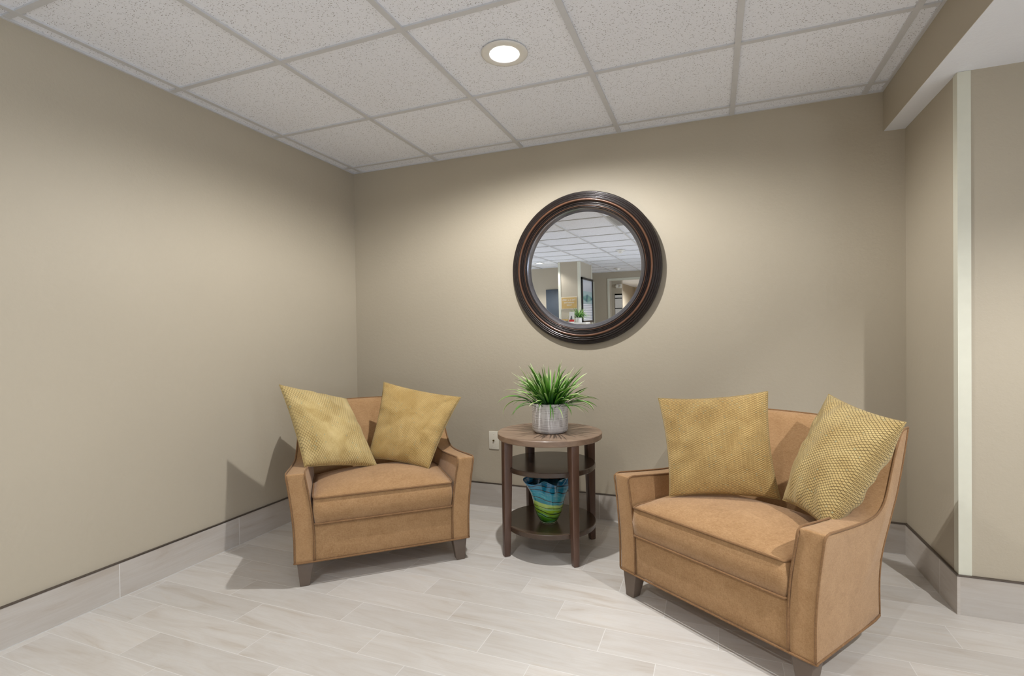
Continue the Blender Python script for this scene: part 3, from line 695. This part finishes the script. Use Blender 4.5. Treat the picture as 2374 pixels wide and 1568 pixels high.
# smoke free sign on the column
sg = thing('wall_sign', (-.276, -6.62, 1.505), 0, 'tan sign with white smoke free lettering on the column, seen in the mirror', 'sign')
boxo('sign_frame', (-.162, 0, -.118), (.162, .005, .118), M_PLATE, sg); boxo('sign_board', (-.152, .005, -.108), (.152, .008, .108), M_TAN, sg)
for txt, z, sz in (('This is a 100%', .044, .046), ('smoke free', -.006, .046), ('hotel', -.054, .046)):
    cu = bpy.data.curves.new('t', 'FONT'); cu.body = txt; cu.size = sz; cu.align_x = 'CENTER'; cu.extrude = .0006
    to = bpy.data.objects.new('t', cu); COL.objects.link(to); bpy.context.view_layer.update()
    me = bpy.data.meshes.new_from_object(to.evaluated_get(bpy.context.evaluated_depsgraph_get())); bpy.data.objects.remove(to)
    o = bpy.data.objects.new('lettering', me); COL.objects.link(o); me.materials.clear(); me.materials.append(M_WHITE)
    o.parent = sg; o.rotation_euler = (PI/2, 0, PI); o.location = (0, .0088, z)
# framed glass on the column side, its reflection painted into the colour
pf = thing('framed_glass', (-.05, -7.13, 1.555), 0, 'tall black frame with a painted reflection on the side of the column, seen in the mirror', 'framed glass')
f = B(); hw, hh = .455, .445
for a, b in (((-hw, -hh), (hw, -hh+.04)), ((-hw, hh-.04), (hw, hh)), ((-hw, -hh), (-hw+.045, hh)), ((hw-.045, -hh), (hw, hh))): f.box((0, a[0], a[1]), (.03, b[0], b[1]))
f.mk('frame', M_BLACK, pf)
def reflection_mat():  # reflected blinds, teal shapes and pale ceiling put into the colour
    n = NT('painted_reflection'); P = n.xyz(n.tc.outputs['Object']); z = P[2]; y = P[1]
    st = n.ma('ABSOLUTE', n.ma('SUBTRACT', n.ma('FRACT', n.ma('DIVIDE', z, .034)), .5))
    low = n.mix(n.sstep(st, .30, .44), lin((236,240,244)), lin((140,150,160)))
    w = n.noise(n.tc.outputs['Object'], 4, 2); teal_shape = n.ma('SUBTRACT', 1, n.sstep(n.ma('ADD', n.ma('ABSOLUTE', n.ma('ADD', z, -.06+.02)), n.ma('MULTIPLY', n.ma('ABSOLUTE', y), .15)), .06, .10))
    mid = n.mix(teal_shape, lin((170,196,196)), n.ramp(w, [(.4, lin((30,96,120))), (.6, lin((120,170,160)))]))
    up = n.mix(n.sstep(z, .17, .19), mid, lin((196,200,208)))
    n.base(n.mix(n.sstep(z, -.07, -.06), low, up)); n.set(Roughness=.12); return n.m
boxo('reflection_panel', (0, -hw+.04, -hh+.035), (.012, hw-.04, hh-.035), reflection_mat(), pf)
# smoke detectors, vent, dark panel
for i, (x, y, lb) in enumerate(((.947, -5.43, 'white round smoke detector on the ceiling nearer the mirror, seen in the mirror'), (.33, -8.51, 'white round smoke detector on the ceiling near the far doorway, seen in the mirror'))):
    t = thing('smoke_detector', (x, y, H), 0, lb, 'smoke detector', 'ceiling smoke detectors')
    B().lathe([(.0, -.016), (.055, -.016), (.078, -.010), (.080, 0), (.0, 0)], 32, cap=False).mk('base', M_WHITE, t, True); B().lathe([(.0, -.052), (.030, -.050), (.042, -.034), (.05, -.016)], 32, cap=False).mk('sensor_cap', M_WHITE, t, True)
vt_ = thing('air_vent', (1.594, -2.86, H), 0, 'grey louvred air vent in a ceiling tile, seen in the mirror', 'vent')
f = B(); f.box((-.29, -.29, -.003), (.29, .29, .004)); f.mk('panel', plain('grey_vent', (168,168,168), .5), vt_)
for k in range(14): boxo('slat', (-.26, -.26+k*.04, -.010), (.26, -.25+k*.04, -.003), M_GRID, vt_)
tag(boxo('charcoal_board', (-1.05, -7.568, .3), (-.60, -7.53, 1.838), M_DARK, bevel=.004), 'tall charcoal board on the far wall left of the column, seen in the mirror', 'board')
el = thing('emergency_light', (.08, -10.0+.02, 1.98), 0, 'white emergency light with two round heads by the far doorway, seen in the mirror', 'light fixture')
boxo('body', (-.07, -.03, -.05), (.07, .03, .05), M_WHITE, el, .006)
for s_ in (-1, 1): B().lathe([(.0, 0), (.034, 0), (.038, .03), (.0, .034)], 24, fn=lambda q, r, z, t: (q[0]+s_*.05, q[2]+.03, q[1]), cap=False).mk('lamp_head', M_PLATE, el, True)
bd = thing('notice_board', (.065, -9.97, 1.45), 0, 'black edged board with pinned white papers by the far doorway, seen in the mirror', 'notice board')
boxo('board', (-.095, -.01, -.34), (.095, 0, .34), M_BLACK, bd)
for z0, z1 in ((.235, .305), (-.02, .215), (-.28, -.04)): boxo('paper', (-.085, 0, z0), (.09, .003, z1), M_WHITE, bd)
